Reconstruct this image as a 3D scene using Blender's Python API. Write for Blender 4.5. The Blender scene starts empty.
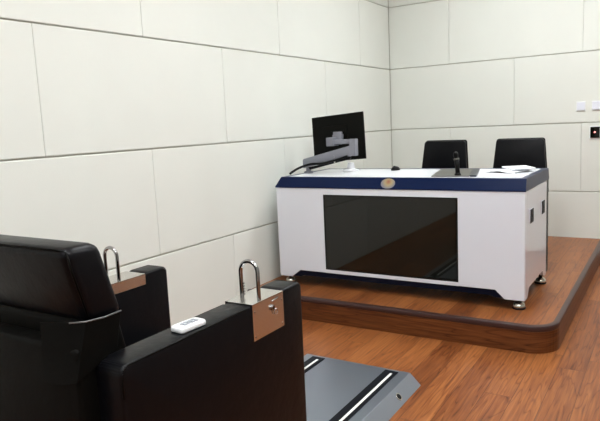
import bpy, bmesh, math, random
from mathutils import Vector, Matrix, Euler
PI = math.pi
random.seed(7)
scn = bpy.context.scene
C = scn.collection

# ------------------------------------------------------------------ camera
cam_d = bpy.data.cameras.new('camera')
cam_d.sensor_width = 36.0
cam_d.sensor_fit = 'HORIZONTAL'
cam_d.lens = 602.88 / 600 * 36.0
cam_d.clip_start = 0.05
cam = bpy.data.objects.new('camera', cam_d)
C.objects.link(cam)
_r = Vector((0.85125983, 0.52271641, -0.04608961))
_u = Vector((-0.03470004, 0.14371439, 0.98901066))
_f = Vector((-0.52359584, 0.84030573, -0.14047657))
m = Matrix((_r, _u, -_f)).transposed().to_4x4()
m.translation = Vector((2.45018909, -5.76026686, 1.25033463))
cam.matrix_world = m
scn.camera = cam

# ------------------------------------------------------------------ world, exposure
w = bpy.data.worlds.new('world')
scn.world = w
w.use_nodes = True
w.node_tree.nodes['Background'].inputs[0].default_value = (0.8, 0.87, 1.0, 1)
w.node_tree.nodes['Background'].inputs[1].default_value = 0.3
scn.view_settings.view_transform = 'Standard'
scn.view_settings.look = 'None'
scn.view_settings.gamma = 1.0
scn.view_settings.exposure = 0.85
scn.view_settings.use_curve_mapping = False

RX, RY, RZ = 4.6, -8.2, 3.0          # room extents
PANEL_LIGHT = 16.0                    # strength of the ceiling luminaires
LIGHT_SPOTS = [(1.35, -5.3), (2.7, -5.3), (3.9, -5.3), (1.35, -7.3), (2.7, -7.3),
               (1.35, -3.3), (2.7, -3.3), (1.35, -1.3), (2.7, -1.3)]

# ------------------------------------------------------------------ materials
def new_mat(name):
    mt = bpy.data.materials.new(name)
    mt.use_nodes = True
    nt = mt.node_tree
    return mt, nt, nt.nodes['Principled BSDF']

def N(nt, kind, **kw):
    n = nt.nodes.new(kind)
    for k, v in kw.items():
        setattr(n, k, v)
    return n

def mat(name, col, rough=0.5, metal=0.0, spec=0.5, bump=0.0, bscale=60, var=0.0, coat=0.0, emit=None, estr=0.0, rvar=0.0):
    mt, nt, b = new_mat(name)
    b.inputs['Base Color'].default_value = (*col, 1)
    b.inputs['Roughness'].default_value = rough
    b.inputs['Metallic'].default_value = metal
    b.inputs['Specular IOR Level'].default_value = spec
    b.inputs['Coat Weight'].default_value = coat
    b.inputs['Coat Roughness'].default_value = 0.05
    tc = N(nt, 'ShaderNodeTexCoord')
    ns = N(nt, 'ShaderNodeTexNoise')
    ns.inputs['Scale'].default_value = bscale
    ns.inputs['Detail'].default_value = 4
    nt.links.new(tc.outputs['Object'], ns.inputs['Vector'])
    if bump:
        bp = N(nt, 'ShaderNodeBump')
        bp.inputs['Strength'].default_value = bump
        bp.inputs['Distance'].default_value = 0.003
        nt.links.new(ns.outputs['Fac'], bp.inputs['Height'])
        nt.links.new(bp.outputs['Normal'], b.inputs['Normal'])
    if var:
        n2 = N(nt, 'ShaderNodeTexNoise')
        n2.inputs['Scale'].default_value = 3.0
        n2.inputs['Detail'].default_value = 5
        nt.links.new(tc.outputs['Object'], n2.inputs['Vector'])
        mx = N(nt, 'ShaderNodeMix', data_type='RGBA')
        mx.inputs['A'].default_value = (*[c * (1 - var) for c in col], 1)
        mx.inputs['B'].default_value = (*[min(1, c * (1 + var)) for c in col], 1)
        nt.links.new(n2.outputs['Fac'], mx.inputs['Factor'])
        nt.links.new(mx.outputs['Result'], b.inputs['Base Color'])
    if emit:
        b.inputs['Emission Color'].default_value = (*emit, 1)
        b.inputs['Emission Strength'].default_value = estr
    return mt

def wood(name, across='X', along='Y', width=0.125, length=1.25, dark=1.0, rough=0.34, boards=True):
    """laminate boards: random tone per board, stretched grain, seams"""
    mt, nt, b = new_mat(name)
    L = nt.links.new
    tc = N(nt, 'ShaderNodeTexCoord')
    sp = N(nt, 'ShaderNodeSeparateXYZ')
    L(tc.outputs['Object'], sp.inputs[0])
    def M(op, a, bb=None, c=None):
        n = N(nt, 'ShaderNodeMath', operation=op)
        for i, v in enumerate((a, bb, c)):
            if v is None: continue
            if isinstance(v, (int, float)): n.inputs[i].default_value = v
            else: L(v, n.inputs[i])
        return n.outputs[0]
    u = sp.outputs[across]; v = sp.outputs[along]
    us = M('DIVIDE', u, width)
    row = M('FLOOR', us)
    wn = N(nt, 'ShaderNodeTexWhiteNoise', noise_dimensions='1D')
    L(row, wn.inputs['W'])
    vs = M('ADD', M('DIVIDE', v, length), M('MULTIPLY', wn.outputs['Value'], 7.3))
    colm = M('FLOOR', vs)
    idv = M('ADD', M('MULTIPLY', row, 13.7), M('MULTIPLY', colm, 5.31))
    wn2 = N(nt, 'ShaderNodeTexWhiteNoise', noise_dimensions='1D')
    L(idv, wn2.inputs['W'])
    rnd = wn2.outputs['Value']
    if not boards:
        rnd = M('MULTIPLY', rnd, 0.0)
    # grain
    cb = N(nt, 'ShaderNodeCombineXYZ')
    L(M('MULTIPLY', u, 15.0), cb.inputs[0]); L(M('MULTIPLY', v, 1.3), cb.inputs[1]); L(M('MULTIPLY', rnd, 40.0), cb.inputs[2])
    n1 = N(nt, 'ShaderNodeTexNoise'); n1.inputs['Scale'].default_value = 1.0; n1.inputs['Detail'].default_value = 2; n1.inputs['Distortion'].default_value = 0.35
    L(cb.outputs[0], n1.inputs['Vector'])
    rings = M('FRACT', M('MULTIPLY', n1.outputs['Fac'], 7.0))
    ring = M('POWER', M('ABSOLUTE', M('SUBTRACT', M('MULTIPLY', rings, 2.0), 1.0)), 2.5)
    cb2 = N(nt, 'ShaderNodeCombineXYZ')
    L(M('MULTIPLY', u, 110.0), cb2.inputs[0]); L(M('MULTIPLY', v, 5.0), cb2.inputs[1]); L(M('MULTIPLY', rnd, 60.0), cb2.inputs[2])
    n2 = N(nt, 'ShaderNodeTexNoise'); n2.inputs['Scale'].default_value = 1.0; n2.inputs['Detail'].default_value = 3
    L(cb2.outputs[0], n2.inputs['Vector'])
    n3 = N(nt, 'ShaderNodeTexNoise'); n3.inputs['Scale'].default_value = 0.5; n3.inputs['Detail'].default_value = 2
    L(cb.outputs[0], n3.inputs['Vector'])
    thin = M('POWER', ring, 3.0)
    f = M('ADD', M('MULTIPLY', thin, -0.20), M('MULTIPLY', n2.outputs['Fac'], 0.60))
    f = M('ADD', f, M('MULTIPLY', n3.outputs['Fac'], 0.42))
    f = M('ADD', f, M('MULTIPLY', rnd, 0.20))
    rp = N(nt, 'ShaderNodeValToRGB')
    e = rp.color_ramp.elements
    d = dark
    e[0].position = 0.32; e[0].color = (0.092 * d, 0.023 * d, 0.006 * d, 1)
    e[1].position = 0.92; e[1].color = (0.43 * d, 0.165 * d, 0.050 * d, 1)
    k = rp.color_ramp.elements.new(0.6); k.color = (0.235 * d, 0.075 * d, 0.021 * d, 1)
    L(f, rp.inputs['Fac'])
    # seams
    fu = M('FRACT', us); fv = M('FRACT', vs)
    du = M('MULTIPLY', M('MINIMUM', fu, M('SUBTRACT', 1.0, fu)), width)
    dv = M('MULTIPLY', M('MINIMUM', fv, M('SUBTRACT', 1.0, fv)), length)
    dd = M('MINIMUM', du, dv) if boards else M('ADD', du, 10.0)
    seam = M('LESS_THAN', dd, 0.0016)
    mx = N(nt, 'ShaderNodeMix', data_type='RGBA')
    L(M('MULTIPLY', seam, 0.7), mx.inputs['Factor'])
    L(rp.outputs['Color'], mx.inputs['A'])
    mx.inputs['B'].default_value = (0.06, 0.02, 0.01, 1)
    L(mx.outputs['Result'], b.inputs['Base Color'])
    b.inputs['Specular IOR Level'].default_value = 0.30
    L(M('ADD', rough - 0.06, M('MULTIPLY', n2.outputs['Fac'], 0.14)), b.inputs['Roughness'])
    bp = N(nt, 'ShaderNodeBump'); bp.inputs['Strength'].default_value = 0.25; bp.inputs['Distance'].default_value = 0.001
    L(M('SUBTRACT', f, seam), bp.inputs['Height'])
    L(bp.outputs['Normal'], b.inputs['Normal'])
    return mt

WALL = mat('wall_panel_fabric', (0.74, 0.755, 0.70), 0.75, bump=0.15, bscale=180, var=0.03, spec=0.25)
GROOVE = mat('panel_groove', (0.50, 0.49, 0.43), 0.8)
CEIL = mat('ceiling_tile', (0.82, 0.82, 0.80), 0.9)
FLOOR = wood('wood_floor_boards')
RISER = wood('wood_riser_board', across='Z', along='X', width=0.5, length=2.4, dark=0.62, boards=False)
EDGE = mat('edging_brown_vinyl', (0.045, 0.020, 0.017), 0.32, spec=0.4, bump=0.1)
WHITE = mat('white_painted_steel', (0.68, 0.70, 0.76), 0.10, spec=0.5, coat=0.4)
TOPW = mat('white_desk_top', (0.82, 0.84, 0.88), 0.22)
NAVY = mat('navy_blue_paint', (0.0048, 0.0115, 0.046), 0.3, spec=0.10)
NAVYD = mat('navy_skirt_paint', (0.003, 0.004, 0.012), 0.45, spec=0.1)
BLACKG = mat('black_screen_glass', (0.003, 0.0035, 0.002), 0.035, spec=0.5)
BLACK = mat('black_plastic', (0.004, 0.004, 0.004), 0.42, spec=0.12)
BLACKP = mat('black_monitor_shell', (0.004, 0.004, 0.003), 0.5, spec=0.08)
DARK = mat('dark_interior', (0.012, 0.011, 0.012), 0.7)
LEATH = mat('black_leather', (0.0030, 0.0030, 0.0040), 0.34, spec=0.15, bump=0.5, bscale=26)
LEATHB = mat('black_leather_matte', (0.0030, 0.0028, 0.0024), 0.5, spec=0.06, bump=0.9, bscale=16)
CLOTH = mat('black_cloth', (0.010, 0.0095, 0.009), 0.85, spec=0.2, bump=0.6, bscale=400)
LIT_EDGE = mat('grey_lit_edge', (0.10, 0.10, 0.10), 0.3, spec=0.7)  # lighter grey, a highlight put into the colour of the cover's edge
STEEL = mat('brushed_stainless', (0.62, 0.60, 0.57), 0.26, metal=1.0, bump=0.05, bscale=300)
CHROME = mat('chrome', (0.36, 0.36, 0.36), 0.10, metal=1.0)
SILVER = mat('silver_aluminium_paint', (0.23, 0.235, 0.27), 0.4, metal=0.35)
BASEM = mat('blue_grey_steel_paint', (0.31, 0.345, 0.395), 0.34, metal=0.85, var=0.05)
RUBBER = mat('black_rubber', (0.004, 0.005, 0.008), 0.45, spec=0.12)
RAILW = mat('white_rail_strip', (0.85, 0.85, 0.82), 0.35)
REMOTE = mat('white_remote_plastic', (0.85, 0.86, 0.86), 0.3)
BTN = mat('grey_remote_buttons', (0.25, 0.27, 0.30), 0.5)
PAPER = mat('white_paper', (0.86, 0.87, 0.90), 0.7)
PADG = mat('dark_grey_pad', (0.10, 0.098, 0.085), 0.45, spec=0.2)
PADK = mat('dark_pad_edge', (0.022, 0.026, 0.034), 0.35)
SWITCH = mat('switch_white', (0.76, 0.78, 0.86), 0.35)
SWITCHF = mat('switch_frame_white', (0.82, 0.84, 0.84), 0.35)
REDLED = mat('red_led', (0.8, 0.1, 0.08), 0.4, emit=(1.0, 0.25, 0.22), estr=1.6)
FOOTM = mat('foot_metal', (0.62, 0.62, 0.55), 0.25, metal=0.9)
CHAIRB = mat('black_mesh_back', (0.010, 0.010, 0.012), 0.6, bump=0.4, bscale=300)
LAMP = mat('lamp_diffuser', (0.9, 0.9, 0.9), 0.5, emit=(0.95, 0.985, 1.0), estr=PANEL_LIGHT)
LFRAME = mat('lamp_frame', (0.8, 0.8, 0.8), 0.5)
PAINT = mat('painted_plain_wall', (0.38, 0.38, 0.36), 0.8)

def badge_mat():
    mt, nt, b = new_mat('badge_gold_red')
    tc = N(nt, 'ShaderNodeTexCoord')
    gr = N(nt, 'ShaderNodeVectorMath', operation='DISTANCE')
    gr.inputs[1].default_value = (0.003, 0, 0.012)
    nt.links.new(tc.outputs['Object'], gr.inputs[0])
    rp = N(nt, 'ShaderNodeValToRGB')
    e = rp.color_ramp.elements
    e[0].position = 0.004; e[0].color = (0.30, 0.10, 0.05, 1)
    e[1].position = 0.022; e[1].color = (0.34, 0.27, 0.13, 1)
    q = e.new(0.046); q.color = (0.16, 0.16, 0.20, 1)
    nt.links.new(gr.outputs['Value'], rp.inputs['Fac'])
    nt.links.new(rp.outputs['Color'], b.inputs['Base Color'])
    b.inputs['Roughness'].default_value = 0.45
    return mt
BADGE = badge_mat()

# ------------------------------------------------------------------ mesh helpers
def bx(bm, x0, x1, y0, y1, z0, z1, bev=0.0, seg=2):
    r = bmesh.ops.create_cube(bm, size=1.0)
    vs = r['verts']
    for v in vs:
        v.co = Vector(((x0 + x1) / 2 + v.co.x * (x1 - x0), (y0 + y1) / 2 + v.co.y * (y1 - y0), (z0 + z1) / 2 + v.co.z * (z1 - z0)))
    if bev > 0:
        es = list({e for v in vs for e in v.link_edges})
        bmesh.ops.bevel(bm, geom=es, offset=bev, segments=seg, profile=0.5, affect='EDGES')

def prism(bm, pts, axis, a0, a1, bev=0.0, seg=2):
    """extrude a 2-D polygon along an axis ('X': pts=(y,z); 'Y': pts=(x,z); 'Z': pts=(x,y))"""
    def P(p, a):
        return {'X': (a, p[0], p[1]), 'Y': (p[0], a, p[1]), 'Z': (p[0], p[1], a)}[axis]
    A = [bm.verts.new(P(p, a0)) for p in pts]
    B = [bm.verts.new(P(p, a1)) for p in pts]
    fs = [bm.faces.new(A), bm.faces.new(B)]
    n = len(pts)
    for i in range(n):
        fs.append(bm.faces.new((A[i], A[(i + 1) % n], B[(i + 1) % n], B[i])))
    bmesh.ops.recalc_face_normals(bm, faces=fs)
    if bev > 0:
        es = list({e for f in fs for e in f.edges})
        bmesh.ops.bevel(bm, geom=es, offset=bev, segments=seg, profile=0.5, affect='EDGES')

def tube(bm, path, r, seg=12, caps=True):
    path = [Vector(p) for p in path]
    rings = []
    up = Vector((0, 0, 1))
    t0 = (path[1] - path[0]).normalized()
    a = t0.cross(up)
    if a.length < 1e-3: a = t0.cross(Vector((0, 1, 0)))
    a.normalize()
    for i, p in enumerate(path):
        if i == 0: t = path[1] - path[0]
        elif i == len(path) - 1: t = path[-1] - path[-2]
        else: t = path[i + 1] - path[i - 1]
        t.normalize()
        a = (a - t * a.dot(t)).normalized()
        b = t.cross(a)
        rr = r[i] if isinstance(r, (list, tuple)) else r
        rings.append([bm.verts.new(p + (a * math.cos(2 * PI * k / seg) + b * math.sin(2 * PI * k / seg)) * rr) for k in range(seg)])
    fs = []
    for i in range(len(rings) - 1):
        for k in range(seg):
            f = bm.faces.new((rings[i][k], rings[i][(k + 1) % seg], rings[i + 1][(k + 1) % seg], rings[i + 1][k]))
            f.smooth = True
            fs.append(f)
    if caps:
        fs.append(bm.faces.new(rings[0])); fs.append(bm.faces.new(rings[-1]))
    bmesh.ops.recalc_face_normals(bm, faces=fs)

def lathe(bm, prof, cx, cy, seg=24):
    """profile = [(r, z)...] revolved around a vertical axis"""
    rings = []
    for r, z in prof:
        if r < 1e-5:
            rings.append([bm.verts.new((cx, cy, z))])
        else:
            rings.append([bm.verts.new((cx + r * math.cos(2 * PI * k / seg), cy + r * math.sin(2 * PI * k / seg), z)) for k in range(seg)])
    fs = []
    for A, B in zip(rings, rings[1:]):
        for k in range(seg):
            k2 = (k + 1) % seg
            if len(A) == 1 and len(B) == 1: continue
            if len(A) == 1: f = bm.faces.new((A[0], B[k2], B[k]))
            elif len(B) == 1: f = bm.faces.new((A[k], A[k2], B[0]))
            else: f = bm.faces.new((A[k], A[k2], B[k2], B[k]))
            f.smooth = True; fs.append(f)
    if len(rings[0]) > 1: fs.append(bm.faces.new(rings[0]))
    if len(rings[-1]) > 1: fs.append(bm.faces.new(rings[-1]))
    bmesh.ops.recalc_face_normals(bm, faces=fs)

def BM(): return bmesh.new()

def obj(name, bm, mt, parent=None, smooth=False, origin=None):
    me = bpy.data.meshes.new(name)
    o = bpy.data.objects.new(name, me)
    off = Vector(origin) if origin else Vector((0, 0, 0))
    if parent is not None and not origin: off = base_of(parent)
    for v in bm.verts: v.co -= off
    bm.normal_update()
    bm.to_mesh(me); bm.free()
    me.materials.append(mt)
    if smooth:
        for p in me.polygons: p.use_smooth = True
        try: me.set_sharp_from_angle(angle=math.radians(38))
        except Exception: pass
    C.objects.link(o)
    if parent is not None:
        o.parent = parent
        o.location = off - base_of(parent)
    else:
        o.location = off
    return o

def base_of(o):
    v = Vector(o.location)
    while o.parent is not None:
        o = o.parent
        v += Vector(o.location)
    return v

def thing(name, label, cat, loc, group=None):
    o = bpy.data.objects.new(name, None)
    o.empty_display_size = 0.1
    C.objects.link(o)
    o.location = loc
    o['label'] = label; o['category'] = cat
    if group: o['group'] = group
    return o

def tag(o, label, cat, group=None):
    o['label'] = label; o['category'] = cat
    if group: o['group'] = group
    return o

def struct(name, bm, mt, smooth=False):
    o = obj(name, bm, mt, smooth=smooth)
    o['kind'] = 'structure'
    return o

# ------------------------------------------------------------------ the room
b = BM(); bx(b, -0.1, RX + 0.1, RY - 0.1, 0.1, -0.12, 0.0); struct('floor', b, FLOOR)
b = BM(); bx(b, -0.1, RX + 0.1, RY - 0.1, 0.1, RZ, RZ + 0.1); struct('ceiling', b, CEIL)
b = BM(); bx(b, RX, RX + 0.1, RY - 0.1, 0.1, 0.0, RZ); struct('wall_right', b, PAINT)
b = BM(); bx(b, 0, RX, RY - 0.1, RY, 0.0, RZ); struct('wall_front', b, PAINT)

ROWS = [(0.0, 0.556), (0.556, 1.156), (1.156, 1.756), (1.756, 2.356), (2.356, RZ)]
def panelled(name, length, joints, place):
    """backing slab with bevelled fabric panels; place(s0,s1,z0,z1,d0,d1)->box"""
    bk = BM(); bx(bk, *place(-0.0085, length, 0, RZ, -0.1, -0.0085)); back = struct(name, bk, GROOVE)
    pb = BM()
    for i, (z0, z1) in enumerate(ROWS):
        js = [0.0] + [j for j in joints[i % 2] if j < length] + [length]
        for s0, s1 in zip(js, js[1:]):
            bx(pb, *place(s0 + (0.0003 if s0 else 0.002), s1 - 0.0003, z0 + (0.0030 if z0 else 0), z1 - 0.0030, -0.0085, 0.0), bev=0.0055, seg=2)
    p = obj('wall_panels', pb, WALL, parent=back)
    return back
W = 1.3368
jl_full = [W * k for k in range(1, 7)]
jl_half = [W * (k + 0.5) for k in range(0, 7)]
# rows 0,2,4 on whole joints; rows 1,3 on half joints
panelled('wall_left', -RY, {0: jl_full, 1: jl_half}, lambda s0, s1, z0, z1, d0, d1: (d0, d1, -s1, -s0, z0, z1))
panelled('wall_back', RX, {0: [1.203, 2.36, 3.52], 1: [0.608, 1.767, 2.93, 4.09]}, lambda s0, s1, z0, z1, d0, d1: (s0, s1, -d1, -d0, z0, z1))

# ceiling luminaires
cl = thing('ceiling_light', 'square white flush panel light in the ceiling', 'ceiling light', (LIGHT_SPOTS[0][0], LIGHT_SPOTS[0][1], RZ), 'ceiling panel lights')
x, y = LIGHT_SPOTS[0]
b = BM()
for a in ((-.3, -.28, -.3, .3), (.28, .3, -.3, .3), (-.28, .28, -.3, -.28), (-.28, .28, .28, .3)):
    bx(b, x + a[0], x + a[1], y + a[2], y + a[3], RZ - 0.012, RZ)
obj('frame', b, LFRAME, cl)
b = BM(); bx(b, x - .28, x + .28, y - .28, y + .28, RZ - 0.008, RZ - 0.001); obj('diffuser', b, LAMP, cl)
for (x, y) in LIGHT_SPOTS[1:]:
    r = cl.copy(); C.objects.link(r); r.location = (x, y, RZ)
    for ch in list(cl.children):
        c = ch.copy(); C.objects.link(c); c.parent = r

# platform ------------------------------------------------------------------
ZP, YP, XP = 0.146, -2.563, 1.968
def plat_outline(inset, n=10, r0=0.15):
    r = r0 - inset
    cx, cy = XP - r0, YP + r0
    pts = [(0.003, -0.003), (0.003, YP + inset)]
    for k in range(n + 1):
        a = -PI / 2 + (PI / 2) * k / n
        pts.append((cx + r * math.cos(a), cy + r * math.sin(a)))
    pts.append((XP - inset, -0.003))
    return pts
plat = thing('raised_platform', 'low wooden platform with rounded corner and brown edging under the white desk', 'platform', (0, 0, 0))
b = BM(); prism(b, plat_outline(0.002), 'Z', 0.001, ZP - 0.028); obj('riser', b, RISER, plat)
b = BM(); prism(b, plat_outline(0.030), 'Z', ZP - 0.027, ZP); obj('deck', b, FLOOR, plat)
# edging strip swept round the outline
def sweep_edge():
    b = BM()
    prof = [(0.0305, ZP + 0.0005), (0.0305, ZP + 0.004), (0.010, ZP + 0.005), (0.003, ZP + 0.002), (0.0, ZP - 0.004), (0.0, ZP - 0.022), (0.002, ZP - 0.0272), (0.012, ZP - 0.0272)]
    loops = []
    for ins, z in prof:
        loops.append([b.verts.new((px, py, z)) for px, py in plat_outline(ins)[1:]])
    fs = []
    n = len(loops)
    for i in range(n):
        A, B_ = loops[i], loops[(i + 1) % n]
        for k in range(len(A) - 1):
            fs.append(b.faces.new((A[k], A[k + 1], B_[k + 1], B_[k])))
    fs.append(b.faces.new([l[0] for l in loops])); fs.append(b.faces.new([l[-1] for l in loops]))
    bmesh.ops.recalc_face_normals(b, faces=fs)
    return b
obj('edging', sweep_edge(), EDGE, plat, smooth=True)

# ------------------------------------------------------------------ the desk
X0, X1, YF, YB = 0.117, 1.767, -2.315, -1.60
desk = thing('desk', 'long white office desk with navy rim and dark glass front panel on the platform', 'desk', ((X0 + X1) / 2, (YF + YB) / 2, ZP))
# front panel with window
prof_bottom = [(X0 + 0.003, 0.206), (0.216, 0.206), (0.281, 0.257), (1.603, 0.257), (1.655, 0.206), (X1, 0.206)]
b = BM()
prism(b, [(X0, 0.206), (0.216, 0.206), (0.281, 0.257), (0.487, 0.257), (0.487, 0.826), (X0, 0.826)], 'Y', YF, YF + 0.02, bev=0.003)
prism(b, [(1.388, 0.257), (1.603, 0.257), (1.655, 0.206), (X1 - 0.001, 0.206), (X1 - 0.001, 0.826), (1.388, 0.826)], 'Y', YF, YF + 0.02, bev=0.003)
bx(b, 0.485, 1.390, YF, YF + 0.02, 0.257, 0.280)
bx(b, 0.485, 1.390, YF, YF + 0.02, 0.787, 0.826)
obj('front_panel', b, WHITE, desk)
b = BM(); bx(b, 0.487, 1.388, YF + 0.004, YF + 0.018, 0.280, 0.787, bev=0.002); obj('display_screen', b, BLACKG, desk)
b = BM()
for a in ((0.487, 0.495, 0.280, 0.787), (1.380, 1.388, 0.280, 0.787), (0.495, 1.380, 0.280, 0.288), (0.495, 1.380, 0.779, 0.787)):
    bx(b, a[0], a[1], YF + 0.001, YF + 0.004, a[2], a[3])
obj('screen_bezel', b, BLACK, desk)
# side panels with raised feet cut-out
def side(x0, x1, name):
    b = BM()
    prism(b, [(YF + 0.0205, 0.206), (-2.275, 0.206), (-2.245, 0.206), (-2.20, 0.258), (-1.77, 0.258), (-1.74, 0.22), (-1.70, 0.206), (YB - 0.055, 0.206), (YB - 0.055, 0.826), (YF + 0.0205, 0.826)], 'X', x0, x1, bev=0.002)
    return obj(name, b, WHITE, desk)
side(X1 - 0.02, X1, 'side_panel')
side(X0, X0 + 0.02, 'side_panel')
b = BM(); bx(b, X0 - 0.0, X1 + 0.001, YB - 0.0545, YB, 0.225, 0.828); obj('rear_panel', b, BLACK, desk)
b = BM(); bx(b, X0 + 0.022, X1 - 0.022, YF + 0.022, YB - 0.056, 0.262, 0.82); obj('inner_carcass', b, DARK, desk)
# navy skirt below the front panel
b = BM()
prism(b, [(0.222, 0.212), (0.286, 0.2565), (1.598, 0.2565), (1.648, 0.212), (1.60, 0.212), (1.575, 0.222), (0.31, 0.222), (0.285, 0.212)], 'Y', YF + 0.004, YF + 0.018)
obj('skirt', b, NAVYD, desk)
# rim: a chamfered frame round the white top
def rim():
    b = BM()
    def loop(ins, z, yfix=0):
        return [b.verts.new(p) for p in ((X0 - 0.004 + ins[0], YF - 0.004 + ins[1], z), (X1 + 0.003 - ins[2], YF - 0.004 + ins[1], z), (X1 + 0.003 - ins[2], YB + 0.004 - ins[3], z), (X0 - 0.004 + ins[0], YB + 0.004 - ins[3], z))]
    Ls = [loop((0.02, 0.02, 0.02, 0.02), 0.829), loop((0.0, 0.0, 0.0, 0.0), 0.829), loop((0.0, 0.0, 0.0, 0.0), 0.836), loop((0.030, 0.034, 0.003, 0.003), 0.898), loop((0.033, 0.038, 0.006, 0.006), 0.900),
          loop((0.052, 0.060, 0.036, 0.036), 0.900), loop((0.055, 0.063, 0.039, 0.039), 0.897), loop((0.055, 0.063, 0.039, 0.039), 0.829)]
    fs = []
    n = len(Ls)
    for i in range(n):
        A, B_ = Ls[i], Ls[(i + 1) % n]
        for k in range(4):
            fs.append(b.faces.new((A[k], A[(k + 1) % 4], B_[(k + 1) % 4], B_[k])))
    bmesh.ops.recalc_face_normals(b, faces=fs)
    return b
obj('rim', rim(), NAVY, desk, smooth=False)
b = BM(); bx(b, X0 + 0.0525, X1 - 0.0375, YF + 0.0605, YB - 0.0365, 0.846, 0.8985, bev=0.001); obj('desk_top', b, TOPW, desk)
b = BM(); bx(b, X0 + 0.001, X1 - 0.001, YF + 0.001, YB - 0.056, 0.8262, 0.8286); obj('shadow_gap_strip', b, WHITE, desk)
# emblem on the front of the rim
b = BM()
bc = Vector((0.948, YF + 0.014, 0.864))
pts = []
for k in range(28):
    a = 2 * PI * k / 28
    pts.append((0.048 * math.cos(a), 0.034 * math.sin(a) * (1.0 if math.sin(a) > 0 else 1.08)))
prism(b, pts, 'Y', -0.004, 0.003, bev=0.002)
tilt = Matrix.Rotation(-math.atan2(0.034, 0.062), 4, 'X')
for v in b.verts: v.co = tilt @ v.co
eo = obj('emblem', b, BADGE, None)
eo.parent = desk; eo.location = bc - Vector(desk.location)
eo['label'] = 'small gold and red emblem'
# outlets on the right side
for cy in (-2.158, -1.803):
    b = BM(); bx(b, X1, X1 + 0.005, cy - 0.047, cy + 0.047, 0.632, 0.716, bev=0.002); o = obj('socket', b, WHITE, desk)
    b = BM(); bx(b, X1 + 0.004, X1 + 0.008, cy - 0.042, cy + 0.042, 0.634, 0.714, bev=0.002); obj('socket_face', b, RUBBER, o)
    b = BM(); bx(b, X1 + 0.0075, X1 + 0.009, cy - 0.008, cy + 0.008, 0.668, 0.684); obj('socket_slot', b, DARK, o)
# levelling feet
for fx, fy in ((1.725, -2.262), (1.735, -1.665), (X0 + 0.05, -2.262), (X0 + 0.05, -1.638)):
    b = BM()
    lathe(b, [(0.0, ZP + 0.001), (0.036, ZP + 0.001), (0.038, ZP + 0.006), (0.036, ZP + 0.009)], fx, fy); f = obj('levelling_foot', b, RUBBER, desk)
    b = BM()
    lathe(b, [(0.035, ZP + 0.009), (0.035, ZP + 0.020), (0.028, ZP + 0.034), (0.016, ZP + 0.040), (0.0, ZP + 0.040)], fx, fy); obj('foot_cup', b, FOOTM, f)
    b = BM()
    lathe(b, [(0.0, ZP + 0.034), (0.011, ZP + 0.034), (0.011, 0.262), (0.0, 0.262)], fx, fy); obj('foot_stud', b, BLACK, f)
for x0, x1 in ((X0 + 0.0215, X0 + 0.09), (X1 - 0.09, X1 - 0.0215)):
    for y0, y1 in ((YF + 0.0215, YF + 0.09), (YB - 0.11, YB - 0.056)):
        b = BM(); bx(b, x0, x1, y0, y1, 0.215, 0.2615); obj('foot_bracket', b, DARK, desk)

# ------------------------------------------------------------------ things on the desk
ZT = 0.8990
# monitor
MY = -1.86
def frame_box(b, w_, h_, d0, d1, bev): bx(b, -w_ / 2, w_ / 2, d0, d1, -h_ / 2, h_ / 2, bev=bev)
mon_c = Vector((0.366, -1.84, 1.144))
mon = thing('monitor', 'black monitor seen from behind, tilted on a silver swing arm', 'monitor', mon_c)
def monobj(name, b, mt, parent=None):
    return obj(name, b, mt, parent or mon, origin=mon_c) if False else _mo(name, b, mt, parent or mon)
def _mo(name, b, mt, parent, smooth=True):
    me = bpy.data.meshes.new(name); bm_ = b; bm_.to_mesh(me); bm_.free(); me.materials.append(mt)
    o = bpy.data.objects.new(name, me); C.objects.link(o); o.parent = parent
    return o
b = BM(); bx(b, -0.211, 0.211, -0.004, 0.008, -0.168, 0.168, bev=0.003)
prism(b, [(-0.12, -0.10), (0.08, -0.10), (0.08, 0.09), (-0.12, 0.09)], 'Y', -0.010, -0.003, bev=0.003)
_mo('shell', b, BLACKP, mon)
b = BM(); bx(b, -0.204, 0.204, 0.0082, 0.0095, -0.152, 0.158); _mo('screen', b, BLACKG, mon)
b = BM(); bx(b, -0.05, 0.05, -0.020, -0.0125, -0.05, 0.05, bev=0.002); _mo('mount_plate', b, BLACK, mon)
mon.rotation_euler = (math.radians(-4), math.radians(-3.9), math.radians(1))
# monitor arm
arm = thing('swing_bracket', 'silver articulated bracket arm holding the monitor, clamped at the left end of the desk', 'bracket', (0.165, -1.98, ZT))
b = BM(); lathe(b, [(0.0, ZT), (0.034, ZT), (0.034, ZT + 0.012), (0.018, ZT + 0.018), (0.018, ZT + 0.075), (0.0, ZT + 0.075)], 0.185, -1.98); obj('arm_base', b, SILVER, arm, smooth=True)
b = BM()
prism(b, [(0.160, 0.936), (0.160, 1.000), (0.175, 1.006), (0.545, 1.092), (0.565, 1.088), (0.565, 1.024), (0.545, 1.020)], 'Y', -2.02, -1.975, bev=0.006)
obj('lower_beam', b, SILVER, arm, smooth=True)
b = BM()
prism(b, [(0.20, 0.943), (0.215, 0.925), (0.40, 0.968), (0.54, 0.998), (0.54, 1.017), (0.30, 0.962)], 'Y', -2.012, -1.985, bev=0.003)
obj('cable_cover', b, BLACK, arm, smooth=True)
b = BM(); bx(b, 0.543, 0.590, -2.022, -1.972, 1.022, 1.138, bev=0.005); obj('elbow', b, SILVER, arm, smooth=True)
b = BM(); bx(b, 0.415, 0.588, -2.012, -1.975, 1.104, 1.136, bev=0.004); obj('upper_beam', b, SILVER, arm, smooth=True)
b = BM(); bx(b, 0.362, 0.424, -2.022, -1.945, 1.092, 1.152, bev=0.005); obj('tilt_joint', b, SILVER, arm, smooth=True)
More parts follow.
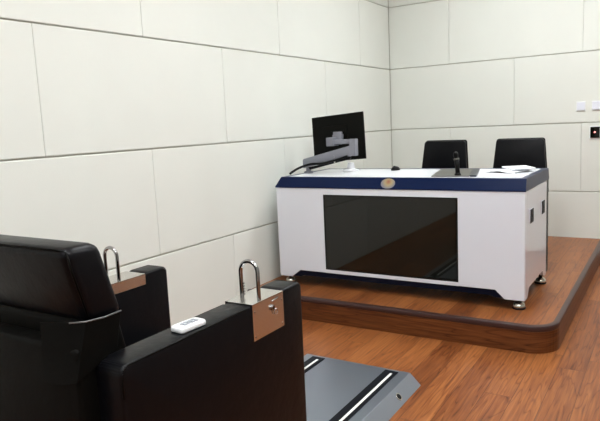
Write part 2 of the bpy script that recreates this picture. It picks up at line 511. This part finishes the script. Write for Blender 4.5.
b = BM(); bx(b, 0.395, 0.458, -1.975, -1.945, 1.105, 1.190, bev=0.004); bx(b, 0.375, 0.425, -1.95, -1.866, 1.10, 1.17, bev=0.004); obj('mount_bracket', b, SILVER, arm, smooth=True)
# cable clip and cable
b = BM(); bx(b, 0.418, 0.426, -2.02, -1.98, 0.975, 1.03, bev=0.002); obj('cable_clip', b, RAILW, arm)
def bez(pts, n=10):
    out = []
    P_ = [Vector(p) for p in pts]
    P_ = [P_[0] * 2 - P_[1]] + P_ + [P_[-1] * 2 - P_[-2]]
    for i in range(1, len(P_) - 2):
        for k in range(n):
            t = k / n
            a, bb, c, d = P_[i - 1:i + 3]
            out.append(0.5 * ((2 * bb) + (c - a) * t + (2 * a - 5 * bb + 4 * c - d) * t * t + (3 * bb - a - 3 * c + d) * t ** 3))
    out.append(P_[-2])
    return out
b = BM(); tube(b, bez([(0.155, -2.185, ZT + 0.014), (0.158, -2.15, ZT + 0.026), (0.175, -2.09, 0.946), (0.24, -2.045, 0.968), (0.33, -2.035, 0.972), (0.42, -2.030, 0.990), (0.53, -2.028, 1.02)]), 0.0085)
obj('cable', b, BLACK, arm, smooth=True)
# white stand under the arm
b = BM()
lathe(b, [(0.0, ZT), (0.062, ZT), (0.060, ZT + 0.006), (0.030, ZT + 0.016), (0.022, ZT + 0.06), (0.0, ZT + 0.062)], 0.44, -1.80)
tag(obj('stand', b, PAPER, None, origin=(0.44, -1.80, ZT), smooth=True), 'small white stand on the desk top below the monitor', 'stand')
# mouse-like gadget
g = thing('computer_mouse', 'small black mouse lying on the white desk top left of the microphone', 'mouse', (0.79, -1.74, ZT))
b = BM()
bmesh.ops.create_uvsphere(b, u_segments=20, v_segments=12, radius=1.0)
for v in b.verts: v.co = Vector((0.765 + v.co.x * 0.030, -1.74 + v.co.y * 0.048, ZT + max(0, v.co.z) * 0.028))
obj('body', b, BLACK, g, smooth=True)
b = BM(); lathe(b, [(0.0, ZT + 0.026), (0.009, ZT + 0.026), (0.009, ZT + 0.031), (0.0, ZT + 0.032)], 0.765, -1.76, 12); obj('wheel', b, RUBBER, g)
# dark panel lying in the top
b = BM(); prism(b, [(1.195, -2.21), (1.425, -2.20), (1.305, -1.70), (1.085, -1.70)], 'Z', ZT, ZT + 0.006, bev=0.0015)
pd = thing('touch_panel', 'dark grey flat control panel lying on the desk beneath the microphone', 'control panel', (1.27, -1.95, ZT))
obj('plate', b, PADG, pd)
b = BM(); prism(b, [(1.427, -2.20), (1.468, -2.20), (1.352, -1.70), (1.307, -1.70)], 'Z', ZT, ZT + 0.010, bev=0.002); obj('side_strip', b, PADK, pd)
# microphone
mx_, my_ = 1.345, -2.165
mic = thing('desk_microphone', 'black gooseneck microphone standing upright on the grey panel', 'microphone', (mx_, my_, ZT + 0.006))
z0 = ZT + 0.006
b = BM(); lathe(b, [(0.0, z0), (0.020, z0), (0.019, z0 + 0.008), (0.0145, z0 + 0.014), (0.0, z0 + 0.015)], mx_, my_); obj('base', b, BLACK, mic, smooth=True)
b = BM(); tube(b, [(mx_, my_, z0 + 0.010), (mx_ - 0.002, my_, z0 + 0.05), (mx_ - 0.006, my_, z0 + 0.095)], [0.0145, 0.013, 0.016]); obj('neck', b, BLACK, mic)
b = BM(); tube(b, [(mx_ - 0.006, my_, z0 + 0.093), (mx_ - 0.008, my_, z0 + 0.103)], [0.017, 0.017], 16); obj('collar', b, PADG, mic)
b = BM(); tube(b, [(mx_ - 0.008, my_, z0 + 0.101), (mx_ - 0.010, my_ - 0.001, z0 + 0.118), (mx_ - 0.010, my_ - 0.003, z0 + 0.134), (mx_ - 0.010, my_ - 0.004, z0 + 0.142)], [0.011, 0.015, 0.014, 0.007], 16); obj('head', b, BLACK, mic)
# papers
def sheet(cx, cy, w_, h_, rz, z, t, label, curl=0.0, name='paper_sheet'):
    b = BM()
    n = 10
    top = []; bot = []
    for i in range(n + 1):
        for j in range(2):
            px = -w_ / 2 + w_ * i / n; py = (-h_ / 2, h_ / 2)[j]
            zz = curl * (math.sin(PI * i / n) ** 2) + curl * 0.3 * (i / n)
            top.append(b.verts.new((px, py, zz + t))); bot.append(b.verts.new((px, py, zz)))
    fs = []
    for i in range(n):
        a = i * 2
        fs.append(b.faces.new((top[a], top[a + 1], top[a + 3], top[a + 2])))
        fs.append(b.faces.new((bot[a], bot[a + 1], bot[a + 3], bot[a + 2])))
        fs.append(b.faces.new((top[a], top[a + 2], bot[a + 2], bot[a])))
        fs.append(b.faces.new((top[a + 1], top[a + 3], bot[a + 3], bot[a + 1])))
    fs.append(b.faces.new((top[0], top[1], bot[1], bot[0])))
    fs.append(b.faces.new((top[-2], top[-1], bot[-1], bot[-2])))
    bmesh.ops.recalc_face_normals(b, faces=fs)
    R = Matrix.Rotation(rz, 4, 'Z')
    for v in b.verts: v.co = R @ v.co + Vector((cx, cy, z))
    o = obj(name, b, PAPER, None, origin=(cx, cy, z), smooth=True)
    tag(o, label, 'paper', 'papers on the desk')
    return o
sheet(1.545, -2.03, 0.21, 0.297, 0.25, ZT + 0.0005, 0.002, 'flat white sheet nearest the front rim, right of the grey panel')
sheet(1.575, -1.88, 0.19, 0.24, -0.35, ZT + 0.003, 0.002, 'white sheet bulging upward beside the grey panel', curl=0.012)
sheet(1.625, -1.82, 0.15, 0.20, 0.5, ZT + 0.019, 0.008, 'thick white paper pad, topmost of the stack at the right end of the desk', curl=0.0, name='paper_pad')

# ------------------------------------------------------------------ office chairs behind the desk
def office_chair(cx, label, yaw=0.0):
    base = Vector((cx, -1.02, ZP))
    t = thing('office_chair', label, 'chair', base, 'office chairs behind the desk')
    def lo(name, b, mt, parent=t, smooth=True):
        me = bpy.data.meshes.new(name); b.to_mesh(me); b.free(); me.materials.append(mt)
        if smooth:
            for p in me.polygons: p.use_smooth = True
            try: me.set_sharp_from_angle(angle=math.radians(40))
            except Exception: pass
        o = bpy.data.objects.new(name, me); C.objects.link(o); o.parent = parent
        return o
    # back: rounded tapering pad, slightly curved
    def backpad(wb, wt, z0, z1, d0, d1, r=0.022):
        b = BM()
        pts = []
        for cxx, czz, a0 in ((wb / 2 - r, z0 + r, -90), (wt / 2 - r, z1 - r, 0), (-wt / 2 + r, z1 - r, 90), (-wb / 2 + r, z0 + r, 180)):
            for k in range(6):
                a = math.radians(a0 + 90 * k / 5)
                pts.append((cxx + r * math.cos(a), czz + r * math.sin(a)))
        prism(b, pts, 'Y', d0, d1, bev=0.006, seg=2)
        for v in b.verts:
            v.co.y += 0.10 * (v.co.z - 0.5) - 0.35 * v.co.x ** 2
        return b
    lo('backrest', backpad(0.43, 0.36, 0.50, 0.915, 0.16, 0.190), LEATH)
    lo('back_frame', backpad(0.44, 0.37, 0.49, 0.922, 0.190, 0.205), BLACK)
    b = BM(); bx(b, -0.20, 0.20, -0.24, 0.20, 0.42, 0.49, bev=0.03, seg=3); lo('seat', b, LEATH)
    b = BM(); prism(b, [(0.10, 0.40), (0.24, 0.40), (0.265, 0.66), (0.245, 0.66), (0.225, 0.42), (0.10, 0.42)], 'X', -0.03, 0.03, bev=0.003); lo('back_bracket', b, BLACK)
    for s in (-1, 1):
        b = BM(); tube(b, bez([(s * 0.165, 0.19, 0.46), (s * 0.165, 0.0, 0.415), (s * 0.165, -0.18, 0.40), (s * 0.165, -0.225, 0.34), (s * 0.165, -0.225, 0.10), (s * 0.165, -0.18, 0.0185), (s * 0.165, 0.0, 0.0185), (s * 0.165, 0.20, 0.0185)], 6), 0.0115, 10); lo('frame_tube', b, CHROME)
    b = BM(); tube(b, [(-0.165, 0.20, 0.0185), (0.165, 0.20, 0.0185)], 0.0115, 10); lo('floor_bar', b, CHROME)
    t.rotation_euler = (0, 0, yaw)
    return t
office_chair(0.805, 'black office chair behind the middle of the desk, nearer the room corner', -0.10)
office_chair(1.425, 'black office chair behind the right end of the desk beside the papers', 0.0)

# ------------------------------------------------------------------ fittings on the back wall
for x0, lab, nm in ((1.722, 'white wall switch plate, left one of the pair above the desk end', 1), (1.843, 'white wall switch plate above the black sensor box', 2)):
    t = thing('wall_switch', lab, 'switch', (x0 + 0.037, 0, 1.296), 'wall switches')
    b = BM(); bx(b, x0, x0 + 0.076, -0.009, -0.0005, 1.256, 1.338, bev=0.003); obj('switch_plate', b, SWITCHF, t)
    b = BM(); bx(b, x0 + 0.007, x0 + 0.069, -0.013, -0.008, 1.263, 1.331, bev=0.002); obj('rocker', b, SWITCH, t)
t = thing('wall_sensor', 'small black square wall box with a red indicator light', 'sensor', (1.876, 0, 1.072))
b = BM(); bx(b, 1.832, 1.918, -0.008, -0.0005, 1.016, 1.126, bev=0.003); obj('plate', b, SWITCHF, t)
b = BM(); bx(b, 1.838, 1.912, -0.014, -0.007, 1.024, 1.118, bev=0.003); obj('face', b, BLACKG, t)
b = BM(); tube(b, [(1.874, -0.013, 1.073), (1.874, -0.0165, 1.073)], 0.0075, 14); obj('indicator_light', b, REDLED, t)

# ------------------------------------------------------------------ the restraint chair
XL0, XL1, XR0, XR1 = 0.608, 0.710, 1.250, 1.352
YA0, YA1, ZA = -4.835, -4.01, 0.700
# the seat body was measured at an arm height of 0.70 m; its true arm height is 0.755 m
BODY_S, BODY_O = 0.9, Vector((0.245, -0.576, 0.125))
def cobj(name, bm, mt, parent, smooth=False):
    for v in bm.verts: v.co = v.co * BODY_S + BODY_O
    return obj(name, bm, mt, parent, smooth=smooth)
BL = (0.056 - 0.125) / 0.9            # underside of the body, resting on the base plate
ch = thing('restraint_chair', 'large black leather interview chair with steel shackle plates on both arms', 'chair', (1.13, -4.55, 0.0))
# steel base with sloped sides
BZ = 0.055
b = BM()
prism(b, [(0.79, 0.001), (1.470, 0.001), (1.416, BZ), (0.844, BZ)], 'Y', -5.05, -3.175, bev=0.0015)
base = obj('base_plate', b, BASEM, ch)
for cx, hw in ((0.928, 0.036), (1.333, 0.034)):
    b = BM(); bx(b, cx - hw, cx + hw, -5.0, -3.20, BZ, BZ + 0.004, bev=0.001); st = obj('rubber_strip', b, RUBBER, base)
    b = BM(); bx(b, cx + 0.006, cx + 0.018, -4.98, -3.235, BZ + 0.004, BZ + 0.008, bev=0.002); obj('white_rail', b, RAILW, st)
    bx_ = None
# lock in the sloped side
ld = Vector((1.4435, -3.385, 0.0278)); nn = Vector((0.055, 0, 0.054)).normalized()
b = BM(); tube(b, [ld - nn * 0.002, ld + nn * 0.003], 0.018, 20); lk = obj('lock', b, STEEL, base)
b = BM(); tube(b, [ld + nn * 0.002, ld + nn * 0.004], 0.013, 20); obj('keyhole', b, BLACK, lk)

def arm_box(x0, x1, outer):
    """padded arm box; 'outer' = side of the plate's long apron (+1 = +x)"""
    b = BM()
    # side profile (y,z) with softly rounded rear and front corners
    pts = []
    def corner(cy, cz, r, a0):
        for k in range(6):
            a = math.radians(a0 + 90 * k / 5)
            pts.append((cy + r * math.cos(a), cz + r * math.sin(a)))
    corner(YA1 - 0.022, ZA + 0.007 - 0.022, 0.022, 0)
    pts += [(-4.118, ZA + 0.007), (-4.130, ZA)]
    corner(YA0 + 0.022, ZA - 0.022, 0.022, 90)
    pts.append((YA0 + 0.004, BL + 0.001)); pts.append((YA1 - 0.002, BL + 0.001))
    prism(b, pts, 'X', x0, x1, bev=0.010, seg=3)
    a = cobj('arm_box', b, LEATH, ch, smooth=True)
    # piping along the top edges
    for px in (x0 + 0.0035, x1 - 0.0035):
        b = BM()
        path = [(px, YA0 + 0.0045, 0.62), (px, YA0 + 0.005, ZA - 0.04), (px, YA0 + 0.010, ZA - 0.014), (px, YA0 + 0.024, ZA - 0.0040), (px, -4.6, ZA - 0.0035), (px, -4.325, ZA - 0.0035)]
        tube(b, path, 0.0032, 8)
        cobj('piping', b, LEATHB, a)
    # plate: top + aprons
    y0, y1 = -4.308, -4.135
    long_, short_ = 0.585, 0.662
    b = BM()
    t_ = 0.003
    bx(b, x0 - t_, x1 + t_, y0, y1, ZA + 0.0005, ZA + 0.0045, bev=0.0008)
    bx(b, x1 + 0.0004, x1 + t_, y0, y1, long_ if outer > 0 else short_, ZA + 0.003, bev=0.0006)
    bx(b, x0 - t_, x0 - 0.0004, y0, y1, short_ if outer > 0 else long_, ZA + 0.003, bev=0.0006)
    pl = cobj('lock_plate', b, STEEL, a)
    pl['label'] = 'brushed steel plate wrapped over the arm'
    xo = (x1 + t_) if outer > 0 else (x0 - t_)
    s = 1 if outer > 0 else -1
    return a, pl, xo, s
def shackle(plate, xc, yc, half=0.0335, top=0.827):
    b = BM()
    zs = top - half
    path = [(xc - half, yc, ZA + 0.0045), (xc - half, yc, zs - 0.03)]
    for k in range(13):
        a = PI - PI * k / 12
        path.append((xc + half * math.cos(a), yc, zs + half * math.sin(a)))
    path += [(xc + half, yc, zs - 0.03), (xc + half, yc, ZA + 0.0045)]
    tube(b, path, 0.0067, 14)
    o = cobj('shackle', b, CHROME, ch, smooth=True)
    return o
aR, pR, xo, s = arm_box(XR0, XR1, +1)
aL, pL, xo2, s2 = arm_box(XL0, XL1, -1)
shR = shackle(pR, 1.306, -4.25)
shL = shackle(pL, 0.661, -4.25)
# teeth on the inner leg of the near shackle
b = BM()
for k in range(5):
    z = ZA + 0.014 + k * 0.009
    prism(b, [(1.2790, z), (1.2860, z + 0.001), (1.2790, z + 0.007)], 'Y', -4.253, -4.247)
cobj('ratchet_teeth', b, CHROME, shR)
# rivets and key lock on the near outer apron
for (yy, zz) in ((-4.297, 0.678), (-4.146, 0.678), (-4.297, 0.597), (-4.146, 0.597)):
    b = BM(); tube(b, [(XR1 + 0.003, yy, zz), (XR1 + 0.0045, yy, zz)], [0.004, 0.003], 12); cobj('rivet', b, CHROME, ch)
b = BM(); tube(b, [(XR1 + 0.0032, -4.203, 0.666), (XR1 + 0.010, -4.203, 0.666)], 0.0095, 20)
lkk = cobj('key_lock', b, CHROME, ch, smooth=True)
b = BM(); tube(b, [(XR1 + 0.0098, -4.203, 0.666), (XR1 + 0.0106, -4.203, 0.666)], 0.0055, 16); cobj('keyhole', b, BLACK, lkk)
b = BM()
tube(b, [(XR1 + 0.008, -4.188 + 0.009 * math.cos(2 * PI * k / 16), 0.650 + 0.009 * math.sin(2 * PI * k / 16)) for k in range(17)], 0.0016, 8, caps=False)
cobj('key_ring', b, CHROME, lkk)
b = BM(); tube(b, [(XR1 + 0.0035, -4.205, 0.687), (XR1 + 0.0035, -4.165, 0.692)], 0.002, 8); cobj('latch_pin', b, CHROME, ch)

# seat, lower back, headrest, cover
SX0, SX1 = XL1 + 0.004, XR0 - 0.004
b = BM(); bx(b, SX0, SX1, -4.74, -4.05, 0.30, 0.46, bev=0.035, seg=4); cobj('seat', b, LEATH, ch, smooth=True)
b = BM(); bx(b, SX0 + 0.01, SX1 - 0.01, -4.80, -4.09, BL + 0.001, 0.30); cobj('seat_box', b, LEATHB, ch)
def shear_box(x0, x1, z0, z1, yr0, yf0, yr1, yf1, bev, seg=4, cuts=0):
    """box whose rear/front y differ between bottom (0) and top (1)"""
    b = BM()
    prism(b, [(yr0, z0), (yf0, z0), (yf1, z1), (yr1, z1)], 'X', x0, x1)
    es = list(b.edges)
    bmesh.ops.bevel(b, geom=es, offset=bev, segments=seg, profile=0.5, affect='EDGES')
    return b
# headrest: thick block leaning back
hr = cobj('headrest', shear_box(0.700, 1.252, 0.786, 0.988, -4.830, -4.715, -4.885, -4.775, 0.028), LEATH, ch, smooth=True)
cobj('backrest', shear_box(SX0, SX1 + 0.002, 0.46, 0.80, -4.80, -4.66, -4.835, -4.735, 0.02), LEATHB, ch, smooth=True)
b = BM(); tube(b, [(1.2535, -4.835, 0.812), (1.2535, -4.868, 0.93), (1.250, -4.872, 0.962), (1.236, -4.868, 0.978)], 0.0028, 8); cobj('seam', b, LEATHB, hr)
b = BM(); tube(b, [(0.73, -4.877, 0.9835), (1.215, -4.877, 0.9835), (1.236, -4.868, 0.978)], 0.0028, 8); cobj('seam', b, LEATHB, hr)
# lower rear shell
cobj('back_shell', shear_box(0.715, 1.262, BL + 0.001, 0.745, -4.90, -4.865, -4.885, -4.80, 0.012), LEATHB, ch, smooth=True)
# wrap-round cover at the right end of the back
def wrap():
    b = BM()
    outline_top = [(1.145, -4.893), (1.23, -4.872), (1.262, -4.850), (1.268, -4.80), (1.266, -4.745)]
    zt = [0.800, 0.805, 0.806, 0.803, 0.804]
    outline_bot = [(1.16, -4.908), (1.23, -4.905), (1.268, -4.895), (1.272, -4.84), (1.268, -4.768)]
    zb = [0.655, 0.66, 0.67, 0.69, 0.715]
    n = len(zt); cols = []
    for off in (0.0, 0.006):
        for k in range(5):
            f = k / 4
            cols.append([b.verts.new((outline_top[i][0] * (1 - f) + outline_bot[i][0] * f - off, outline_top[i][1] * (1 - f) + outline_bot[i][1] * f + off, zt[i] * (1 - f) + zb[i] * f)) for i in range(n)])
    fs = []
    for g0 in (0, 5):
        for k in range(4):
            for i in range(n - 1):
                fs.append(b.faces.new((cols[g0 + k][i], cols[g0 + k][i + 1], cols[g0 + k + 1][i + 1], cols[g0 + k + 1][i])))
    for k in (0, 4):
        for i in range(n - 1):
            fs.append(b.faces.new((cols[k][i], cols[k][i + 1], cols[5 + k][i + 1], cols[5 + k][i])))
    for k in range(4):
        for i in (0, n - 1):
            fs.append(b.faces.new((cols[k][i], cols[k + 1][i], cols[5 + k + 1][i], cols[5 + k][i])))
    bmesh.ops.recalc_face_normals(b, faces=fs)
    return b
cv = cobj('back_cover', wrap(), LEATHB, ch, smooth=True)
b = BM(); tube(b, [(1.23, -4.873, 0.805), (1.262, -4.852, 0.806), (1.269, -4.80, 0.803), (1.267, -4.745, 0.804)], 0.0022, 8); cobj('cover_lit_edge', b, LIT_EDGE, cv)  # added thin tube, paints the lit line along the cover's top edge

# remote on the near arm
zr = ZA + 0.0005
rm = thing('remote_control', 'small white remote control lying on the near black chair arm', 'remote control', tuple(Vector((1.313, -4.556, zr)) * BODY_S + BODY_O))
def remote_outline(sx, sy, n=8):
    pts = []
    r = min(sx, sy) * 0.5
    for cx, cy, a0 in ((sx - r, sy - r, 0), (-sx + r, sy - r, 90), (-sx + r, -sy + r, 180), (sx - r, -sy + r, 270)):
        for k in range(n + 1):
            a = math.radians(a0 + 90 * k / n); pts.append((cx + r * math.cos(a), cy + r * math.sin(a)))
    return pts
def rot_place(b, rz, c):
    R = Matrix.Rotation(rz, 4, 'Z')
    for v in b.verts: v.co = R @ v.co + Vector(c)
RZ_R = math.radians(-4)
rc = (1.309, -4.548, zr)
b = BM(); prism(b, remote_outline(0.026, 0.049), 'Z', 0.0, 0.016, bev=0.005, seg=3); rot_place(b, RZ_R, rc); cobj('body', b, REMOTE, rm, smooth=True)
for i in range(4):
    for j in range(2):
        b = BM(); bx(b, -0.013 + j * 0.0135, -0.001 + j * 0.0135, -0.024 + i * 0.0145, -0.0125 + i * 0.0145, 0.0155, 0.0175, bev=0.001); rot_place(b, RZ_R, rc); cobj('button', b, BTN, rm)
